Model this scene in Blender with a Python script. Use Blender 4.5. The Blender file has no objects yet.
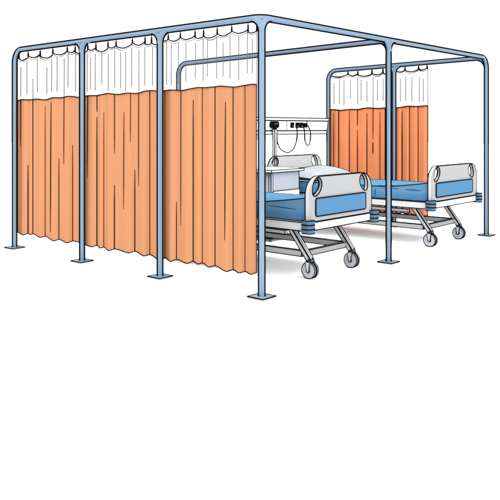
import bpy, math
from mathutils import Vector, Matrix
from mathutils.geometry import tessellate_polygon

V = Vector
COL = bpy.context.scene.collection
# world: X runs along the open front of the bays, Y runs back along the curtain rows, Z up (metres)
EYE = V((-4.730, -3.966, 1.45))

# ------------------------------------------------------------------ materials
def mat(name, col, rough=1.0, alpha=1.0, vary=0.0, scale=6.0):
    m = bpy.data.materials.new(name); m.use_nodes = True
    nt = m.node_tree; b = nt.nodes['Principled BSDF']
    b.inputs['Base Color'].default_value = (*col, 1)
    b.inputs['Roughness'].default_value = rough
    b.inputs['Specular IOR Level'].default_value = 0.0
    b.inputs['Alpha'].default_value = alpha
    if vary:
        tc = nt.nodes.new('ShaderNodeTexCoord'); n = nt.nodes.new('ShaderNodeTexNoise')
        n.inputs['Scale'].default_value = scale
        r = nt.nodes.new('ShaderNodeMix'); r.data_type = 'RGBA'
        r.inputs[6].default_value = (*[c * (1 - vary) for c in col], 1)
        r.inputs[7].default_value = (*[min(1, c * (1 + vary)) for c in col], 1)
        nt.links.new(tc.outputs['Object'], n.inputs['Vector'])
        nt.links.new(n.outputs['Fac'], r.inputs[0])
        nt.links.new(r.outputs[2], b.inputs['Base Color'])
    return m

INK = mat('black_ink_line', (.0025, .0025, .003))
GREYINK = mat('grey_ink_line', (.05, .05, .05))
BROWNINK = mat('brown_ink_line', (.045, .012, .006))
FRAME = mat('pale_blue_paint', (.072, .103, .141), vary=.02)
FOOT = mat('pale_blue_plate', (.105, .130, .158))
ORANGE = mat('orange_cloth', (.198, .089, .0435), vary=.03, scale=1.5)
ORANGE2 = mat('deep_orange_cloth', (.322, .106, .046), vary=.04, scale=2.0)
SHEER = mat('white_sheer_net', (.85, .85, .85), alpha=.012)
GREY = mat('light_grey_plastic', (.139, .141, .145), vary=.015)
PALE = mat('lightened_grey_plastic', (.243, .246, .253))  # bed grey lightened to offset shade on headboard, rails and legs; also trim
STEEL = mat('grey_steel', (.25, .254, .262), vary=.02)
BLUE = mat('mattress_blue', (.034, .096, .182), vary=.04, scale=2)
TOPBLUE = mat('mattress_light_blue', (.044, .108, .178), vary=.04, scale=2)
PANEL = mat('panel_blue', (.031, .078, .136))
DARK = mat('dark_blue_rubber', (.032, .058, .088))
WHITE = mat('white_linen', (.170, .175, .187), vary=.04, scale=3)
LILAC = mat('pale_lilac_panel', (.180, .196, .226))
SIDEG = mat('cabinet_grey', (.185, .19, .21))
CREAM = mat('white_board', (.7, .7, .7))
WHEEL = mat('wheel_grey', (.215, .228, .255))
TYRE = mat('grey_tyre', (.10, .105, .115))
GROUND = mat('white_floor', (.95, .95, .95))

# ------------------------------------------------------------------ mesh builder
class MB:
    def __init__(s): s.v = []; s.f = []; s.m = []; s.sm = []; s.mats = []
    def mi(s, m):
        if m not in s.mats: s.mats.append(m)
        return s.mats.index(m)
    def face(s, idx, m, smooth=False):
        s.f.append(idx); s.m.append(s.mi(m)); s.sm.append(smooth)
    def add(s, pts):
        b = len(s.v); s.v.extend(V(p) for p in pts); return b
    def tube(s, path, r, m, n=6, closed=False, cap=True, smooth=True, ext=0.0):
        P = [V(p) for p in path]
        if not closed and ext:
            P[0] = P[0] + (P[0] - P[1]).normalized() * ext
            P[-1] = P[-1] + (P[-1] - P[-2]).normalized() * ext
        k = len(P); rings = []; prev = None
        for i, p in enumerate(P):
            if closed: a = (P[(i + 1) % k] - P[i - 1])
            else: a = P[min(i + 1, k - 1)] - P[max(i - 1, 0)]
            t = a.normalized()
            if prev is None:
                h = V((0, 0, 1)) if abs(t.z) < .9 else V((1, 0, 0))
                e1 = t.cross(h).normalized()
            else:
                e1 = (prev - t * prev.dot(t)).normalized()
            prev = e1; e2 = t.cross(e1)
            rr = r[i] if isinstance(r, (list, tuple)) else r
            rings.append(s.add([p + (e1 * math.cos(q) + e2 * math.sin(q)) * rr for q in [2 * math.pi * j / n for j in range(n)]]))
        for i in range(k if closed else k - 1):
            a, b = rings[i], rings[(i + 1) % k]
            for j in range(n):
                s.face((a + j, a + (j + 1) % n, b + (j + 1) % n, b + j), m, smooth)
        if cap and not closed:
            s.face(tuple(rings[0] + j for j in reversed(range(n))), m)
            s.face(tuple(rings[-1] + j for j in range(n)), m)
    def hexa(s, c, m, ink=0, inkmat=None, mats=None, skip=()):
        """c: 8 corners, bottom ring 0-3 then top ring 4-7"""
        b = s.add(c)
        F = ((3, 2, 1, 0), (4, 5, 6, 7), (0, 1, 5, 4), (1, 2, 6, 5), (2, 3, 7, 6), (3, 0, 4, 7))
        for i, f in enumerate(F):
            s.face(tuple(b + q for q in f), (mats or {}).get(i, m))
        if ink:
            E = [(0, 1), (1, 2), (2, 3), (3, 0), (4, 5), (5, 6), (6, 7), (7, 4), (0, 4), (1, 5), (2, 6), (3, 7)]
            for i, (p, q) in enumerate(E):
                if i in skip: continue
                s.tube([c[p], c[q]], ink, inkmat or INK, 6, ext=ink * .6)
    def box(s, lo, hi, m, ink=0, **k):
        x0, y0, z0 = lo; x1, y1, z1 = hi
        s.hexa([(x0, y0, z0), (x1, y0, z0), (x1, y1, z0), (x0, y1, z0), (x0, y0, z1), (x1, y0, z1), (x1, y1, z1), (x0, y1, z1)], m, ink, **k)
    def bar(s, a, b, w, h, m, ink=0, side=V((1, 0, 0))):
        """rectangular bar from a to b, width w along side, height h across"""
        a, b = V(a), V(b); t = (b - a).normalized()
        e1 = (side - t * side.dot(t)).normalized() * (w / 2); e2 = t.cross(e1).normalized() * (h / 2)
        s.hexa([a - e1 - e2, a + e1 - e2, a + e1 + e2, a - e1 + e2, b - e1 - e2, b + e1 - e2, b + e1 + e2, b - e1 + e2], m, ink)
    def prism(s, outer, holes, fn, t, m, msides=None, ink=0, inkback=True, seam=None):
        """outline in (a,b) mapped by fn(a,b,d), d from 0 (front) to t (back)"""
        loops = [outer] + list(holes)
        flat = [p for l in loops for p in l]
        tri = tessellate_polygon([[V((a, b, 0)) for a, b in l] for l in loops])
        f0 = s.add([fn(a, b, 0) for a, b in flat]); f1 = s.add([fn(a, b, t) for a, b in flat])
        for q in tri:
            s.face(tuple(f0 + i for i in q), m); s.face(tuple(f1 + i for i in reversed(q)), m)
        o = 0
        for l in loops:
            n = len(l)
            b0 = s.add([fn(a, b, 0) for a, b in l]); b1 = s.add([fn(a, b, t) for a, b in l])
            for i in range(n):
                j = (i + 1) % n
                s.face((b0 + i, b0 + j, b1 + j, b1 + i), msides or m, True)
            if ink:
                if seam and l is outer:
                    k0 = [i for i in range(n) if l[i][0] > seam or l[i][1] < min(q[1] for q in l) + .02]
                    st = next(i for i in range(n) if i in k0 and (i - 1) % n not in k0)
                    seq = [l[(st + i) % n] for i in range(n) if (st + i) % n in k0]
                    s.tube([fn(a, b, 0) for a, b in seq], [ink * min(1, .35 + .2 * i, .35 + .2 * (len(seq) - 1 - i)) for i in range(len(seq))], INK, 6)
                else: s.tube([fn(a, b, 0) for a, b in l], ink, INK, 6, closed=True)
                if inkback: s.tube([fn(a, b, t) for a, b in l], ink, INK, 6, closed=True)
    def pipe(s, path, r, m, inkw, flags, n1=8, n2=16):
        """round tube with a drawn black line along its two edges; flags(p, side)->bool says where the line runs"""
        P = [V(p) for p in path]; k = len(P); rings = []
        for i, p in enumerate(P):
            t = (P[min(i + 1, k - 1)] - P[max(i - 1, 0)]).normalized()
            d = (p - EYE).normalized()
            sd = t.cross(d).normalized(); up = sd.cross(t)
            w = inkw * (p - EYE).length
            ph = math.acos(max(.5, 1 - w / r))
            ang = [-ph + 2 * ph * j / n1 for j in range(n1)] + [ph + (math.pi - 2 * ph) * j / n2 for j in range(n2)]
            ang += [math.pi + a for a in ang]
            rings.append((s.add([p + (sd * math.cos(a) + up * math.sin(a)) * r for a in ang]), sd))
        N = 2 * (n1 + n2)
        for i in range(k - 1):
            a, sd = rings[i]; b, _ = rings[i + 1]; mid = (P[i] + P[i + 1]) / 2
            fa, fb = flags(mid, sd), flags(mid, -sd)
            for j in range(N):
                blk = (j < n1 and fa) or (n1 + n2 <= j < 2 * n1 + n2 and fb)
                s.face((a + j, a + (j + 1) % N, b + (j + 1) % N, b + j), INK if blk else m, True)
    def build(s, name, parent=None):
        me = bpy.data.meshes.new(name)
        me.from_pydata([tuple(p) for p in s.v], [], s.f)
        for m in s.mats: me.materials.append(m)
        for p, mi, sm in zip(me.polygons, s.m, s.sm): p.material_index = mi; p.use_smooth = sm
        me.validate(); me.update()
        o = bpy.data.objects.new(name, me); COL.objects.link(o); o.parent = parent
        return o

def empty(name, loc, label, cat, group=None):
    o = bpy.data.objects.new(name, None); COL.objects.link(o); o.location = loc
    o['label'] = label; o['category'] = cat
    if group: o['group'] = group
    return o

def lerp(a, b, t): return a + (b - a) * t
def subdiv(a, b, n): return [V(a).lerp(V(b), i / n) for i in range(n + 1)]

def arc_pts(c, e1, e2, R, a0, a1, n=14):
    return [V(c) + V(e1) * (R * math.cos(a)) + V(e2) * (R * math.sin(a)) for a in [lerp(a0, a1, i / n) for i in range(n + 1)]]

def ellipse(cx, cy, a, b, tilt, n=28, egg=0.0):
    out = []
    for i in range(n):
        q = 2 * math.pi * i / n; x = a * math.cos(q); y = b * math.sin(q) * (1 + egg * math.cos(q))
        out.append((cx + x * math.cos(tilt) - y * math.sin(tilt), cy + x * math.sin(tilt) + y * math.cos(tilt)))
    return out

def rrect(x0, x1, z0, z1, rs, n=8):
    """rs: radii of corners bl, br, tr, tl"""
    out = []
    for (cx, cz, r, a0) in ((x0 + rs[0], z0 + rs[0], rs[0], math.pi), (x1 - rs[1], z0 + rs[1], rs[1], 1.5 * math.pi),
                            (x1 - rs[2], z1 - rs[2], rs[2], 0), (x0 + rs[3], z1 - rs[3], rs[3], .5 * math.pi)):
        for i in range(n + 1):
            a = a0 + .5 * math.pi * i / n
            out.append((cx + r * math.cos(a), cz + r * math.sin(a)))
    return out

# ------------------------------------------------------------------ ground
g = MB(); b = g.add([(-60, -60, 0), (60, -60, 0), (60, 60, 0), (-60, 60, 0)]); g.face((b, b + 1, b + 2, b + 3), GROUND)
fl = g.build('floor'); fl['kind'] = 'structure'

# ------------------------------------------------------------------ pipe frame
R = .0345; INKW = .00205; RB = .125
UA = (0, 1.287, 2.540, 3.887)          # posts of the curtained near row
ZF = 2.395
VB, VC = 2.125, 4.703
UB, UC7, UC8 = 3.271, 1.40, 2.571
def za(u): return lerp(2.395, 2.388, u / 3.887)
def zb(u): return lerp(2.395, 2.328, u / UB)
def zc(u): return lerp(2.395, 2.352, u / UC8)

frame = empty('cubicle_frame', (0, 0, 0), 'pale blue tubular steel frame of posts and overhead rails round the two bed bays', 'bed bay frame')
yes = lambda p, sd: True
def rail_flags(gaps):
    """black line on top everywhere, on the underside except at the post joints"""
    def f(p, sd):
        if sd.z > 0: return True
        return not any((p.xy - V(q).xy).length < rr for q, rr in gaps)
    return f

def post(x, y, ztop, arcs, name='post'):
    m = MB()
    c = V((x, y, 0)); zr = ztop - RB if arcs else ztop
    m.pipe(subdiv((x, y, .012), (x, y, zr), 6), R, FRAME, INKW, yes)
    for d in arcs:
        d = V(d); cen = V((x, y, zr)) + d * RB
        path = arc_pts(cen, -d, V((0, 0, 1)), RB, 0, math.pi / 2)
        m.pipe(path, R * .985, FRAME, INKW, lambda p, sd, cen=cen: (cen - p).dot(sd) > 0)
    o = m.build(name, frame)
    pm = MB(); w = .088
    pm.box((x - w, y - w, .004), (x + w, y + w, .015), FOOT, ink=.0055, skip=(0, 1, 2, 3, 8, 9, 10, 11))
    pm.build('base_plate', o)
    return o
X1, Y1 = (1, 0, 0), (0, 1, 0)
nX, nY = (-1, 0, 0), (0, -1, 0)
def elbow_post(x, y, ztop): # the rail bends down into this post
    return post(x, y, ztop - RE, [])
RE = .15

# near row rail + open front rail: one bent tube from the far left post to the right post
path = [V((0, UA[3], za(UA[3]) - RE))]
path += arc_pts((0, UA[3] - RE, za(3.887) - RE), Y1, (0, 0, 1), RE, 0, math.pi / 2, 16)[1:]
path += subdiv((0, UA[3] - RE, za(3.887)), (0, .10, ZF), 40)[1:]
path += arc_pts((.10, .10, ZF), nX, nY, .10, 0, math.pi / 2, 10)[1:]
path += subdiv((.10, 0, ZF), (VC - RE, 0, ZF), 46)[1:]
path += arc_pts((VC - RE, 0, ZF - RE), (0, 0, 1), X1, RE, 0, math.pi / 2, 16)[1:]
m = MB()
GA = [((0, UA[1], 0), RB), ((0, UA[2], 0), RB), ((0, 0, 0), RB), ((VB, 0, 0), RB), ]
m.pipe(path, R, FRAME, INKW, lambda p, sd: (True if (sd.z > .02 or p.z < ZF - .03) else not any((p.xy - V(q).xy).length < rr for q, rr in GA)))
m.build('perimeter_rail', frame)
# middle row rail
path = subdiv((VB, 0.0, ZF), (VB, UB - RE, zb(UB)), 34)
path += arc_pts((VB, UB - RE, zb(UB) - RE), (0, 0, 1), Y1, RE, 0, math.pi / 2, 16)[1:]
m = MB()
m.pipe(path, R * .99, FRAME, INKW, lambda p, sd: False if p.y < .035 else (True if sd.z > .02 or p.y > 1 else (p.xy - V((VB, 0))).length > RB))
m.build('middle_rail', frame)
# far row rail
path = arc_pts((VC, RE, ZF - RE), nY, (0, 0, 1), RE, 0, math.pi / 2, 16)
path += subdiv((VC, RE, ZF), (VC, UC8 - RE, zc(UC8)), 26)[1:]
path += arc_pts((VC, UC8 - RE, zc(UC8) - RE), (0, 0, 1), Y1, RE, 0, math.pi / 2, 16)[1:]
m = MB()
m.pipe(path, R * .99, FRAME, INKW, lambda p, sd: True if sd.z > .02 or p.y < .2 or p.y > 2.3 else abs(p.y - UC7) > RB)
m.build('far_rail', frame)

post(0, 0, ZF, [X1, Y1]); post(0, UA[1], za(UA[1]), [Y1, nY]); post(0, UA[2], za(UA[2]), [Y1, nY]); elbow_post(0, UA[3], za(UA[3]))
post(VB, 0, ZF, [X1, nX, Y1]); elbow_post(VC, 0, ZF)
elbow_post(VB, UB, zb(UB)); post(VC, UC7, zc(UC7), [Y1, nY]); elbow_post(VC, UC8, zc(UC8))

# ------------------------------------------------------------------ curtains
FOLDS_A = [(3.861, None, 1.22), (3.715, 1.007, None), (3.612, None, None), (3.356, 1.706, None), (3.216, 1.75, 0.252), (3.08, 1.108, None), (2.966, None, 1.043), (2.817, 1.26, None), (2.519, None, 0.906), (2.378, None, 1.622), (2.378, 1.568, None), (2.26, 1.62, None), (2.08, None, 1.188), (2.08, 0.852, None), (1.907, 1.615, 0.613), (1.797, None, 1.307), (1.752, 1.022, None), (1.685, None, 0.862), (1.522, None, None), (1.299, None, None), (1.067, None, 0.521), (1.136, 0.737, None), (0.906, 1.714, None), (0.786, None, None), (0.622, None, None), (0.474, 1.685, 0.438), (0.398, None, None), (0.257, None, None)]
FOLDS_C = [(2.508, 1.687, None), (2.41, None, None), (2.213, 1.714, None), (2.066, None, 1.481), (2.066, 1.419, None), (1.896, 1.678, None), (1.781, None, 1.284), (1.781, 1.238, 1.057), (1.67, 1.69, None), (1.581, None, None), (1.297, 1.699, None), (1.175, None, None), (1.038, None, None)]
PLEATS_A = [(3.862, 2.187, 1.827), (3.732, 2.26, 1.861), (3.612, 2.034, 1.797), (3.504, 2.262, 1.869), (3.32, 2.157, 1.845), (3.207, 2.243, 1.869), (3.105, 2.259, 1.866), (2.966, 2.235, 1.807), (2.88, 2.289, 1.903), (2.763, 2.263, 1.854), (2.533, 2.258, 1.843), (2.469, 2.211, 1.87), (2.399, 2.25, 1.854), (2.283, 2.272, 1.921), (2.167, 2.23, 1.84), (2.077, 2.266, 1.875), (1.974, 2.236, 1.862), (1.881, 2.233, 1.831), (1.786, 2.278, 1.873), (1.682, 2.231, 1.824), (1.578, 2.263, 1.875), (1.478, 2.256, 1.871), (1.274, 2.286, 1.871), (1.193, 2.259, 1.864), (1.107, 2.273, 1.875), (0.989, 2.26, 1.89), (0.873, 2.251, 1.915), (0.776, 2.292, 1.891), (0.708, 2.261, 1.927), (0.601, 2.287, 1.903), (0.509, 2.222, 1.918), (0.426, 2.277, 1.895), (0.32, 2.264, 1.875), (0.226, 2.297, 1.932), (0.16, 2.236, 1.929)]
PLEATS_C = [(2.5, 2.158, 1.828), (2.396, 2.223, 1.826), (2.302, 2.194, 1.807), (2.193, 2.19, 1.907), (2.061, 2.231, 1.819), (1.994, 2.195, 1.868), (1.896, 2.167, 1.849), (1.781, 2.228, 1.763), (1.704, 2.169, 1.861), (1.61, 2.187, 1.858), (1.322, 2.175, 1.835), (1.232, 2.203, 1.849), (1.136, 2.189, 1.837), (1.02, 2.183, 1.828), (0.95, 2.158, 1.826)]
HOOKS_A = [3.915, 3.717, 3.442, 3.188, 2.906, 2.774, 2.528, 2.395, 2.181, 2.056, 1.782, 1.581, 1.498, 1.336, 1.249, 1.081, 0.882, 0.771, 0.596, 0.414, 0.219, 0.118]
HOOKS_C = [2.563, 2.235, 2.06, 1.805, 1.615, 1.496, 1.396, 1.248, 1.031, 0.897]

def curtain(name, x, u0, u1, zmid0, zmid1, zbot, ztop, folds, pleats, hooks, cloth, label, RX, group, seed):
    """x: plane, u0..u1 along Y, ztop(u): underside of the rail; folds: (u, z_top, z_bottom)"""
    root = empty(name, (x, (u0 + u1) / 2, 0), label, 'curtain', group)
    off0 = V((-x, -(u0 + u1) / 2, 0))
    cre = sorted({f[0] for f in folds if f[2] is None} | {u0, u1})
    # drop creases that are too close
    c2 = [cre[0]]
    for c in cre[1:]:
        if c - c2[-1] > .06: c2.append(c)
    c2[-1] = u1; cre = c2
    A = .034
    def off(u, depth=1.0):
        for a, b in zip(cre, cre[1:]):
            if a <= u <= b + 1e-6:
                w = b - a; d = min(.05, .3 * w); t = u - a
                amp = A * depth * min(1, w / .18)
                if t < d: return -amp * (.5 - .5 * math.cos(math.pi * t / d))
                q = (t - d) / (w - d)
                return -amp * (.5 + .5 * math.cos(math.pi * q)) 
        return 0
    def hem(u): return zbot + RX * 12 * off(u) + .007 * math.sin(u * 7 + seed)
    def midz(u): return lerp(zmid0, zmid1, (u - u0) / (u1 - u0)) + .006 * math.sin(u * 8.3 + seed) + .005 * math.sin(u * 19 + 2 * seed)
    us = []
    n = int((u1 - u0) / .008)
    us = [lerp(u0, u1, i / n) for i in range(n + 1)]
    def P(u, z, e=0.0, depth=1.0):
        return V((x + off(u, depth) - e, u, z)) + off0
    # orange cloth
    m = MB(); NZ = 4
    b = m.add([P(u, lerp(hem(u), midz(u), j / NZ), 0, lerp(1, .55, j / NZ)) for u in us for j in range(NZ + 1)])
    b2 = m.add([P(u, lerp(hem(u), midz(u), j / NZ), -.004, lerp(1, .55, j / NZ)) for u in us for j in range(NZ + 1)])
    for i in range(n):
        for j in range(NZ):
            q = i * (NZ + 1) + j
            m.face((b + q, b + q + 1, b + q + NZ + 2, b + q + NZ + 1), cloth, True)
            m.face((b2 + q + NZ + 1, b2 + q + NZ + 2, b2 + q + 1, b2 + q), cloth, True)
    D = (V((x, (u0 + u1) / 2, 1.2)) - EYE).length
    ri = lambda u: .00070 * (V((x, u, 1.2)) - EYE).length
    ss = us[::2] + ([us[-1]] if us[-1] != us[::2][-1] else [])
    m.tube([P(u, hem(u), .002) for u in ss], [ri(u) for u in ss], INK, 6)
    for ue in (u0, u1):
        m.tube([P(ue, hem(ue), .002), P(ue, midz(ue), .002, .55)], ri(ue) * .9, INK, 6)
    for i, (u, zt, zb_) in enumerate(folds):
        if not (u0 < u < u1): continue
        t0 = zt if zt else midz(u); t1 = zb_ if zb_ else hem(u)
        def dep(z): return lerp(1, .55, (z - hem(u)) / (midz(u) - hem(u)))
        K = 4
        thick = 1.0 if (i * 7 + seed) % 3 else 1.25
        m.tube([P(u, lerp(t0, t1, k / K), .003, dep(lerp(t0, t1, k / K))) for k in range(K + 1)],
               [ri(u) * .85 * thick * w for w in ((1 if not zt else .6), 1, 1, 1, (1 if not zb_ else .5))], BROWNINK if (i * 5 + seed) % 4 == 1 else INK, 6)
    m.build('cloth_panel', root)
    # sheer net top
    hk = sorted(hooks)
    hl = .050
    def top(u):
        a = hk[0]; c = hk[-1]
        for p, q in zip(hk, hk[1:]):
            if p <= u <= q:
                w = q - p; t = (u - p) / w
                sag = .030 * min(1, w / .18)
                return ztop(u) - hl + .012 * math.sin(p * 37) - sag * (1 - abs(2 * t - 1) ** 1.8)
        return ztop(u) - hl
    m = MB(); b = m.add([p for u in us for p in (P(u, midz(u), 0, .55), P(u, top(u), 0, .4))])
    for i in range(n):
        q = b + 2 * i; m.face((q, q + 1, q + 3, q + 2), SHEER, True)
    m.tube([P(u, top(u), .002, .4) for u in us], [ri(u) * 1.1 for u in us], INK, 6)
    m.tube([P(u, top(u) - .019 - .005 * math.sin(u * 23), .002, .4) for u in us], [ri(u) * .85 * max(.55, math.sin(u * 9 + seed)) for u in us], GREYINK, 6)
    m.tube([P(u, midz(u) + .001, .006, .55) for u in ss], [ri(u) * 1.05 for u in ss], INK, 6)
    for (u, zt, zb_) in pleats:
        m.tube([P(u, zt, .002, .5), P(u, zb_, .002, .55)], [ri(u) * .7, ri(u) * .7], GREYINK, 6)
    for ue in (u0, u1):
        m.tube([P(ue, midz(ue), .002, .55), P(ue, top(ue), .002, .4)], ri(ue) * .5, GREYINK, 6)
    m.build('net_header', root)
    for h in hk:
        if not (u0 - .02 <= h <= u1 + .02): continue
        m = MB(); hh = min(max(h, u0), u1)
        r_ = ri(h)
        m.tube([P(hh, top(hh) - .004, 0, .4), P(hh, ztop(hh) - .001, 0, .4)], [r_ * 1.9, r_ * 1.35], INK, 8)
        m.tube([P(hh, ztop(hh) - .002, 0, .4), P(hh, ztop(hh) + R, 0, .4)], r_ * .8, INK, 6)
        m.tube([P(hh, ztop(hh) + R, 0, .4), V((x - RX, hh, ztop(hh) + R)) + off0], r_ * .5, INK, 6)
        m.build('curtain_hook', root)
    return root

GRP = None
curtain('privacy_curtain', .078, .122, 3.945, 1.83, 1.782, .185, lambda u: za(u) - R, FOLDS_A, PLEATS_A, HOOKS_A, ORANGE,
        'long pale orange curtain with white net top, hung along the near row of four posts', .045, 'orange privacy curtains with net tops', 2)
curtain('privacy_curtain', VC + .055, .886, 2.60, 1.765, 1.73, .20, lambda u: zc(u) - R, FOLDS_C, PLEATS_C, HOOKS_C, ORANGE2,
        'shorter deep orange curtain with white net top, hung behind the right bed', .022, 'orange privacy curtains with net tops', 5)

# ------------------------------------------------------------------ beds
def bed(loc, sx, label, creases, ink, xc, xo):
    root = empty('hospital_bed', loc, label, 'bed', 'adjustable hospital beds')
    W = .545 * sx; L = 2.40
    I = ink
    def board(name, y0, yd, z0, z1, panel, face=None):
        """upright end board; front face at y0, thickness goes towards yd"""
        s_ = 1 if yd > 0 else -1
        holes = [ellipse(-W + .132 * sx, lerp(z0, z1, .765), .094, .066, math.radians(54), egg=.15),
                 ellipse(W - .145 * sx, lerp(z0, z1, .765), .094, .066, math.radians(126), egg=.15)]
        m = MB()
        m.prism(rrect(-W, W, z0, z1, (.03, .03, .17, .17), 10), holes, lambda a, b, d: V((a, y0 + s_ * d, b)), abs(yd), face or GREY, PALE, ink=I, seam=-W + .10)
        # inner bevel line of the grip holes
        for cx, tl in ((-W + .132 * sx, 50), (W - .145 * sx, 130)):
            e = ellipse(cx + .012, lerp(z0, z1, .765) - .004, .084, .046, math.radians(tl), n=24)
            m.tube([V((p[0], y0 + s_ * abs(yd) * .6, p[1])) for p in e[-6:] + e[:7]], I * .45, INK, 6)
        bd = m.build(name, root)
        if panel:
            m = MB()
            m.prism(rrect(-W + .105 * sx, W - .125 * sx, z0 + .048, z0 + .215, (.022,) * 4, 5), [], lambda a, b, d: V((a, y0 - s_ * (.010 - d), b)), .0095, PANEL, ink=I, inkback=False)
            m.build('inset_panel', bd)
        return bd
    board('footboard', -.05, .036, .585, 1.0, True)
    # dashed seam on the near end of the footboard
    hb = board('headboard', L + .05, -.045, .62, 1.055, False, PALE)  # same grey as the footboard, colour lightened to make up for shade
    # mattress: crowned slab, a little higher at the foot
    m = MB()
    x0, x1 = -W + .045, W - .12
    NX, NY = 8, 26
    def mz(x, y):
        t = (x - x0) / (x1 - x0)
        near = lerp(.81, .735, min(1, max(0, y) / .55) ** .8); far = .722
        z = lerp(near, far, min(1, t * 1.0) ** .8)
        return z
    ys = [lerp(.013, L - .01, j / NY) for j in range(NY + 1)]; xs = [lerp(x0, x1, i / NX) for i in range(NX + 1)]
    b = m.add([(x, y, mz(x, y)) for y in ys for x in xs])
    for j in range(NY):
        for i in range(NX):
            q = b + j * (NX + 1) + i; m.face((q, q + 1, q + NX + 2, q + NX + 1), TOPBLUE, True)
    for xx, rev in ((x0, False), (x1, True)):
        b = m.add([p for y in ys for p in ((xx, y, .587), (xx, y, .668), (xx, y, mz(xx, y)))])
        for j in range(NY):
            q = b + 3 * j; f = (q, q + 1, q + 4, q + 3); m.face(f[::-1] if rev else f, BLUE, False)
            f = (q + 1, q + 2, q + 5, q + 4); m.face(f[::-1] if rev else f, TOPBLUE, False)
    for yy, rev in ((ys[0], True), (ys[-1], False)):
        b = m.add([p for x in xs for p in ((x, yy, .587), (x, yy, mz(x, yy)))])
        for i in range(NX):
            q = b + 2 * i; f = (q, q + 1, q + 3, q + 2); m.face(f[::-1] if rev else f, BLUE, True)
    b = m.add([(x0, ys[0], .587), (x1, ys[0], .587), (x1, ys[-1], .587), (x0, ys[-1], .587)]); m.face((b + 3, b + 2, b + 1, b), BLUE)
    for xx in (x0, x1):
        m.tube([(xx, y, mz(xx, y)) for y in ys], I * .85, INK, 6)
        m.tube([(xx, ys[0], .587), (xx, ys[-1], .587)], I * .85, INK, 6)
    for (pts, k) in creases:
        m.tube([V((x0 - .001 if q[0] is None else x0 + q[0], q[1], q[2] if q[2] else mz(x0 + (q[0] or 0), q[1]) + .001)) for q in pts], [I * k * (.5 if i in (0, len(pts) - 1) else 1) for i in range(len(pts))], INK, 6)
    m.build('mattress', root)
    # pillow
    m = MB(); NP = 22
    pc = V((.06 + .4 * (sx - 1), L - .34, .765)); hw, hd, hh = .50, .30, .125
    def pil(a, c, sgn):
        # superellipse cushion
        k = max(0, (1 - abs(a) ** 3.0)) ** .5 * max(0, (1 - abs(c) ** 3.0)) ** .5
        pin = 1 - .06 * (1 - abs(a)) * abs(c)
        z = sgn * hh * k ** .8
        return pc + V((a * hw * (1 - .05 * (1 - c * c) * abs(a)), c * hd * pin, max(z, -.035) + .02 * c + .012 * math.sin(a * 5) * k))
    for sgn in (1, -1):
        b = m.add([pil(-1 + 2 * i / NP, -1 + 2 * j / NP, sgn) for j in range(NP + 1) for i in range(NP + 1)])
        for j in range(NP):
            for i in range(NP):
                q = b + j * (NP + 1) + i; f = (q, q + 1, q + NP + 2, q + NP + 1)
                m.face(f if sgn > 0 else f[::-1], WHITE, True)
    edge = [(-1 + 2 * i / NP, -1) for i in range(NP)] + [(1, -1 + 2 * i / NP) for i in range(NP)] + [(1 - 2 * i / NP, 1) for i in range(NP)] + [(-1, 1 - 2 * i / NP) for i in range(NP)]
    m.tube([pil(a, c, 1) for a, c in edge], I * .9, INK, 6, closed=True)
    eye = EYE - V(loc)
    # ink outline along the cushion's upper silhouette as seen from the eye
    pts = [pil(a / 60 - 1, c / 60 - 1, 1) for a in range(121) for c in range(121)]
    az = lambda p: math.atan2(p.y - eye.y, p.x - eye.x)
    a0, a1 = min(map(az, pts)), max(map(az, pts)); NB = 26; top_ = [None] * NB
    for p in pts:
        k = min(NB - 1, int((az(p) - a0) / (a1 - a0) * NB)); h = (p.z - eye.z) / (p - eye).xy.length
        if top_[k] is None or h > top_[k][0]: top_[k] = (h, p)
    rid = [t[1] + V((0, 0, .002)) for t in top_]
    rid = [rid[0]] + [(rid[k - 1] + rid[k] * 2 + rid[k + 1]) / 4 for k in range(1, NB - 1)] + [rid[-1]]
    m.tube(rid, I * .9, INK, 6)
    m.build('pillow', root)
    # bed base: side rails and end rails
    zr0, zr1 = .505, .583
    m = MB()
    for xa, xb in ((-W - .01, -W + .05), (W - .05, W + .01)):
        m.box((xa, .0, zr0), (xb, L, zr1), PALE, ink=I * .85)  # rail grey lightened in colour because little light reaches it
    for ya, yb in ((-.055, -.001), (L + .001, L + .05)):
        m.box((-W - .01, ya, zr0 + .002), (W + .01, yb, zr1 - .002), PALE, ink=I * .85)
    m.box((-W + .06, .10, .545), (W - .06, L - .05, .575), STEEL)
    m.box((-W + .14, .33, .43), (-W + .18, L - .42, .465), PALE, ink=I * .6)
    m.build('bed_frame', root)
    # ribbed corner bumpers
    for cx in (-W - .015, W + .012):
        for cy in (-.06, L + .045):
            m = MB()
            for k in range(3):
                z = .492 + k * .040
                hw_ = .052 - (.004 if k != 1 else 0)
                o = rrect(cx - hw_, cx + hw_, cy - .055, cy + .055, (.035,) * 4, 5)
                m.prism(o, [], lambda a, b, d, z=z: V((a, b, z + d)), .036, DARK, ink=I * .7)
            o = rrect(cx - .045, cx + .045, cy - .042, cy + .042, (.03,) * 4, 5)
            m.prism(o, [], lambda a, b, d: V((a, b, .492 + d)), .11, DARK)
            m.build('corner_bumper', root)
    # lower rectangle, slanted legs, castors
    zl0, zl1 = .205, .262
    m = MB()
    for xx in (-xc + xo, xc + xo): m.box((xx - .022, .24, zl0), (xx + .022, L - .24, zl1), PALE, ink=I * .8)  # side bars: the cross bars' grey, lightened to counter shade under the bed
    for yy in (.20, L - .24): m.box((-xc + xo, yy, zl0 + .004), (xc + xo, yy + .045, zl1 + .002), GREY, ink=I * .8)
    m.build('lower_frame', root)
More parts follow.
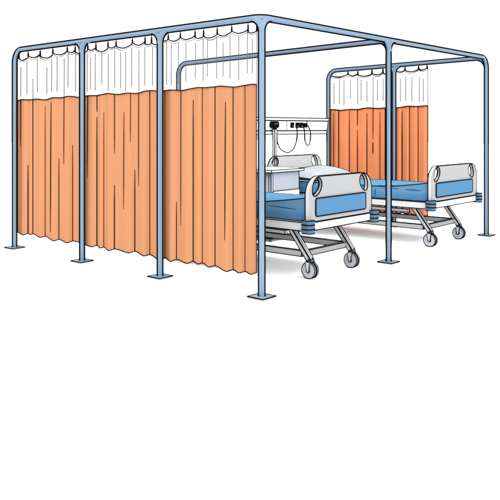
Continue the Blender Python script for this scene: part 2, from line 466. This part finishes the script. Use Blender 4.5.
    for sxn in (-1, 1):
        for yb, yt in ((.15, .36), (L - .15, L - .36)):
            m = MB()
            xb_, xt_ = sxn * xc - .005 + xo, sxn * xc - .03 + xo * .85
            m.bar((xt_, yt, .50), (xb_, yb, .185), .058, .046, PALE, ink=I * .85)  # leg colour lightened to offset the shade below the mattress
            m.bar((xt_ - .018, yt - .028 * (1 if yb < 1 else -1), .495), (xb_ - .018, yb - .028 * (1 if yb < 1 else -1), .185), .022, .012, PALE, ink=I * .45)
            m.build('leg', root)
            # castor: fork with twin wheels
            m = MB(); cx, cy = xb_, yb - (.0 if yb < 1 else 0)
            m.box((cx - .028, cy - .028, .165), (cx + .028, cy + .028, .19), DARK, ink=I * .6)
            fk = [(-.026, .165), (.026, .165), (.018, .09), (.012, .068), (-.004, .068), (-.012, .09)]
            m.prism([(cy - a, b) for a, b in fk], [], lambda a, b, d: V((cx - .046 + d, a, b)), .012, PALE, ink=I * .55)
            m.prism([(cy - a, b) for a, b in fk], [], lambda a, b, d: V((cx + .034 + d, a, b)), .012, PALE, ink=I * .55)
            cast = m.build('castor', root)
            for wx in (cx - .030, cx + .008):
                m = MB(); rw = .078; ring = [(cy + rw * math.cos(2 * math.pi * i / 32), .0835 + rw * math.sin(2 * math.pi * i / 32)) for i in range(32)]
                m.prism(ring, [], lambda a, b, d: V((wx + d, a, b)), .022, WHEEL, TYRE, ink=I * .75)
                hub = [(cy + .022 * math.cos(2 * math.pi * i / 16), .0835 + .022 * math.sin(2 * math.pi * i / 16)) for i in range(16)]
                m.prism(hub, [], lambda a, b, d: V((wx - .004 + d, a, b)), .03, PALE, INK, ink=I * .5)
                m.build('wheel', cast)
    # dashed seam along the near corner of the footboard
    m = MB()
    for z0, z1 in ((.64, .68), (.72, .80), (.83, .86)):
        m.tube([(-W + .012, -.052, z0), (-W + .012, -.052, z1)], I * .45, INK, 6)
    return root

bed((1.148, 0, 0), 1.0, 'nearer hospital bed with blue mattress, its grey footboard beside the end of the long curtain',
    [([(None, .12, .692), (None, .30, .699), (None, .46, .706)], .5)], .0062, .365, .125)
bed((3.635, .0, 0), 1.17, 'hospital bed at the right with a white pillow, in front of the short curtain',
    [([(None, .10, .71), (None, .22, .712), (None, .30, .713)], .6), ([(None, .40, .715), (None, .60, .712)], .6),
     ([(None, .72, .60), (None, .72, .69), (.03, .71, None), (.2, .55, None), (.5, .40, None)], .6)], .0070, .40, .155)

# ------------------------------------------------------------------ bedside cabinet
cab = empty('bedside_cabinet', (2.643, 2.05, 0), 'pale bedside cabinet with flat white top, standing between the two beds', 'cabinet')
I = .0068
m = MB(); w0, w1, d0, d1 = -.293, .293, -.233, .22
m.box((w0, d0, .05), (w1, d1, .885), LILAC, ink=I, mats={5: SIDEG, 3: SIDEG})
m.box((w0 - .004, d0 - .006, .053), (w0 + .030, d0 + .03, .882), PALE, ink=I * .8)
m.build('body', cab)
m = MB(); m.box((w0 - .05, d0 - .05, .888), (w1 + .045, d1 + .04, .918), CREAM, ink=I); m.build('cabinet_top', cab)
m = MB(); m.box((w0 + .034, d0 - .012, .08), (w1 - .006, d0 - .001, .645), CREAM, ink=I * .8); 
m.build('drawer_front', cab)
for x in (w0 + .05, w1 - .05):
    for y in (d0 + .05, d1 - .05):
        m = MB(); m.tube([(x, y, .0), (x, y, .05)], .02, DARK, 12); m.build('foot', cab)

# ------------------------------------------------------------------ head wall supply rail
tr = empty('bedhead_supply_rail', (3.45, 2.565, 0), 'white horizontal bedhead rail with black sockets, spanning behind the cabinet', 'wall rail')
m = MB(); I = .0072
a, c = -1.25, 1.17
m.hexa([(a, -.045, 1.413), (c - .035, -.045, 1.413), (c - .035, .04, 1.413), (a, .04, 1.413), (a, -.045, 1.556), (c, -.045, 1.556), (c, .04, 1.556), (a, .04, 1.556)], CREAM, ink=I)
m.tube([(.125, -.048, 1.415), (.125, -.048, 1.553)], I * .7, INK, 6)
m.build('panel', tr)
m = MB(); m.box((a, -.06, 1.560), (c, .045, 1.598), CREAM, ink=I); m.build('top_strip', tr)
m = MB(); m.box((a, -.05, 1.362), (c - .045, .04, 1.408), CREAM, ink=I); m.build('lower_strip', tr)
for x in (3.697, 3.819, 3.917):
    m = MB(); xx = x - 3.45
    m.prism(rrect(xx - .042, xx + .042, 1.452, 1.532, (.012,) * 4, 3), [], lambda a_, b_, d: V((a_, -.057 + d, b_)), .010, INK)
    m.box((xx - .012, -.072, 1.47), (xx + .012, -.0575, 1.485), GREYINK)
    m.build('socket', tr)
m = MB()
m.prism(rrect(.515, .585, 1.46, 1.525, (.01,) * 4, 3), [], lambda a_, b_, d: V((a_, -.075 + d, b_)), .028, INK)
m.tube([(.60, -.06, 1.44), (.60, -.06, 1.575)], .006, INK, 6)
m.build('plug', tr)

# upright tube behind the cabinet
st = empty('supply_column', (3.215, 2.455, 0), 'thin upright grey column with black head, rising behind the cabinet to the white rail', 'column')
m = MB()
m.hexa([V(p) for p in [(-.024, -.02, .0), (.024, -.02, .0), (.024, .02, .0), (-.024, .02, .0), (-.024, -.02, 1.44), (.024, -.02, 1.44), (.024, .02, 1.44), (-.024, .02, 1.44)]], STEEL, ink=.006)
m.build('shaft', st)
m = MB(); m.prism(rrect(-.075, .065, 1.45, 1.545, (.03,) * 4, 5), [], lambda a_, b_, d: V((a_, -.03 + d, b_)), .06, INK)
m.tube([(-.045, -.033, 1.50), (.03, -.033, 1.515)], .009, GREYINK, 6)
m.tube([(0, 0, 1.43), (0, 0, 1.46)], .03, INK, 10)
m.build('head', st)

def cable(name, pts, r, label):
    # Catmull-Rom through pts
    P = [V(p) for p in pts]; P = [P[0] * 2 - P[1]] + P + [P[-1] * 2 - P[-2]]; out = []
    for i in range(1, len(P) - 2):
        for k in range(10):
            t = k / 10
            out.append(.5 * ((2 * P[i]) + (P[i + 1] - P[i - 1]) * t + (2 * P[i - 1] - 5 * P[i] + 4 * P[i + 1] - P[i + 2]) * t * t + (3 * P[i] - P[i - 1] - 3 * P[i + 1] + P[i + 2]) * t ** 3))
    out.append(P[-2])
    m = MB(); m.tube(out, r, INK, 8); o = m.build(name)
    o['label'] = label; o['category'] = 'cable'; return o
cable('hanging_cable', [(3.245, 2.44, 1.40), (3.25, 2.44, 1.27), (3.31, 2.44, 1.165), (3.42, 2.44, 1.11), (3.52, 2.44, 1.10), (3.62, 2.44, 1.14), (3.69, 2.44, 1.235), (3.72, 2.44, 1.36), (3.725, 2.455, 1.47)], .009,
      'wide black cable loop sagging between the grey column and the first socket')
cable('hanging_cable', [(3.905, 2.46, 1.46), (3.90, 2.44, 1.38), (3.905, 2.44, 1.28), (3.94, 2.44, 1.21), (3.98, 2.44, 1.19), (4.02, 2.44, 1.215), (4.045, 2.44, 1.29), (4.045, 2.44, 1.38), (4.02, 2.45, 1.46), (4.005, 2.475, 1.50)], .009,
      'narrow black cable loop hanging under the rightmost plug of the rail')

# ------------------------------------------------------------------ light, world, camera
w = bpy.data.worlds.new('World'); bpy.context.scene.world = w; w.use_nodes = True
w.node_tree.nodes['Background'].inputs[0].default_value = (1, 1, 1, 1)
w.node_tree.nodes['Background'].inputs[1].default_value = .48
def sun(name, d, e, a):
    l = bpy.data.lights.new(name, 'SUN'); l.energy = e; l.angle = math.radians(a); l.color = (1, .997, .99)
    o = bpy.data.objects.new(name, l); COL.objects.link(o); o.rotation_euler = V(d).to_track_quat('Z', 'Y').to_euler()
sun('key_light', (-.45, .10, .88), 2.6, 50)
sun('front_fill_light', (-.22, -.92, .34), 3.4, 75)
sun('left_fill_light', (-.90, -.25, .40), .8, 80)
sun('top_fill_light', (0, 0, 1), 1.7, 120)

cam = bpy.data.cameras.new('camera'); co = bpy.data.objects.new('camera', cam); COL.objects.link(co)
co.location = EYE
ang = math.atan2(.655, .756)
co.rotation_euler = (math.pi / 2, 0, ang - math.pi / 2)
cam.sensor_width = 36; cam.lens = 723 / 500 * 36; cam.shift_y = -.244; cam.clip_end = 500
sc = bpy.context.scene; sc.camera = co
sc.view_settings.view_transform = 'Standard'; sc.view_settings.look = 'None'; sc.view_settings.gamma = 1
sc.view_settings.exposure = 1.15
sc.cycles.max_bounces = 8; sc.cycles.diffuse_bounces = 4; sc.cycles.transparent_max_bounces = 12
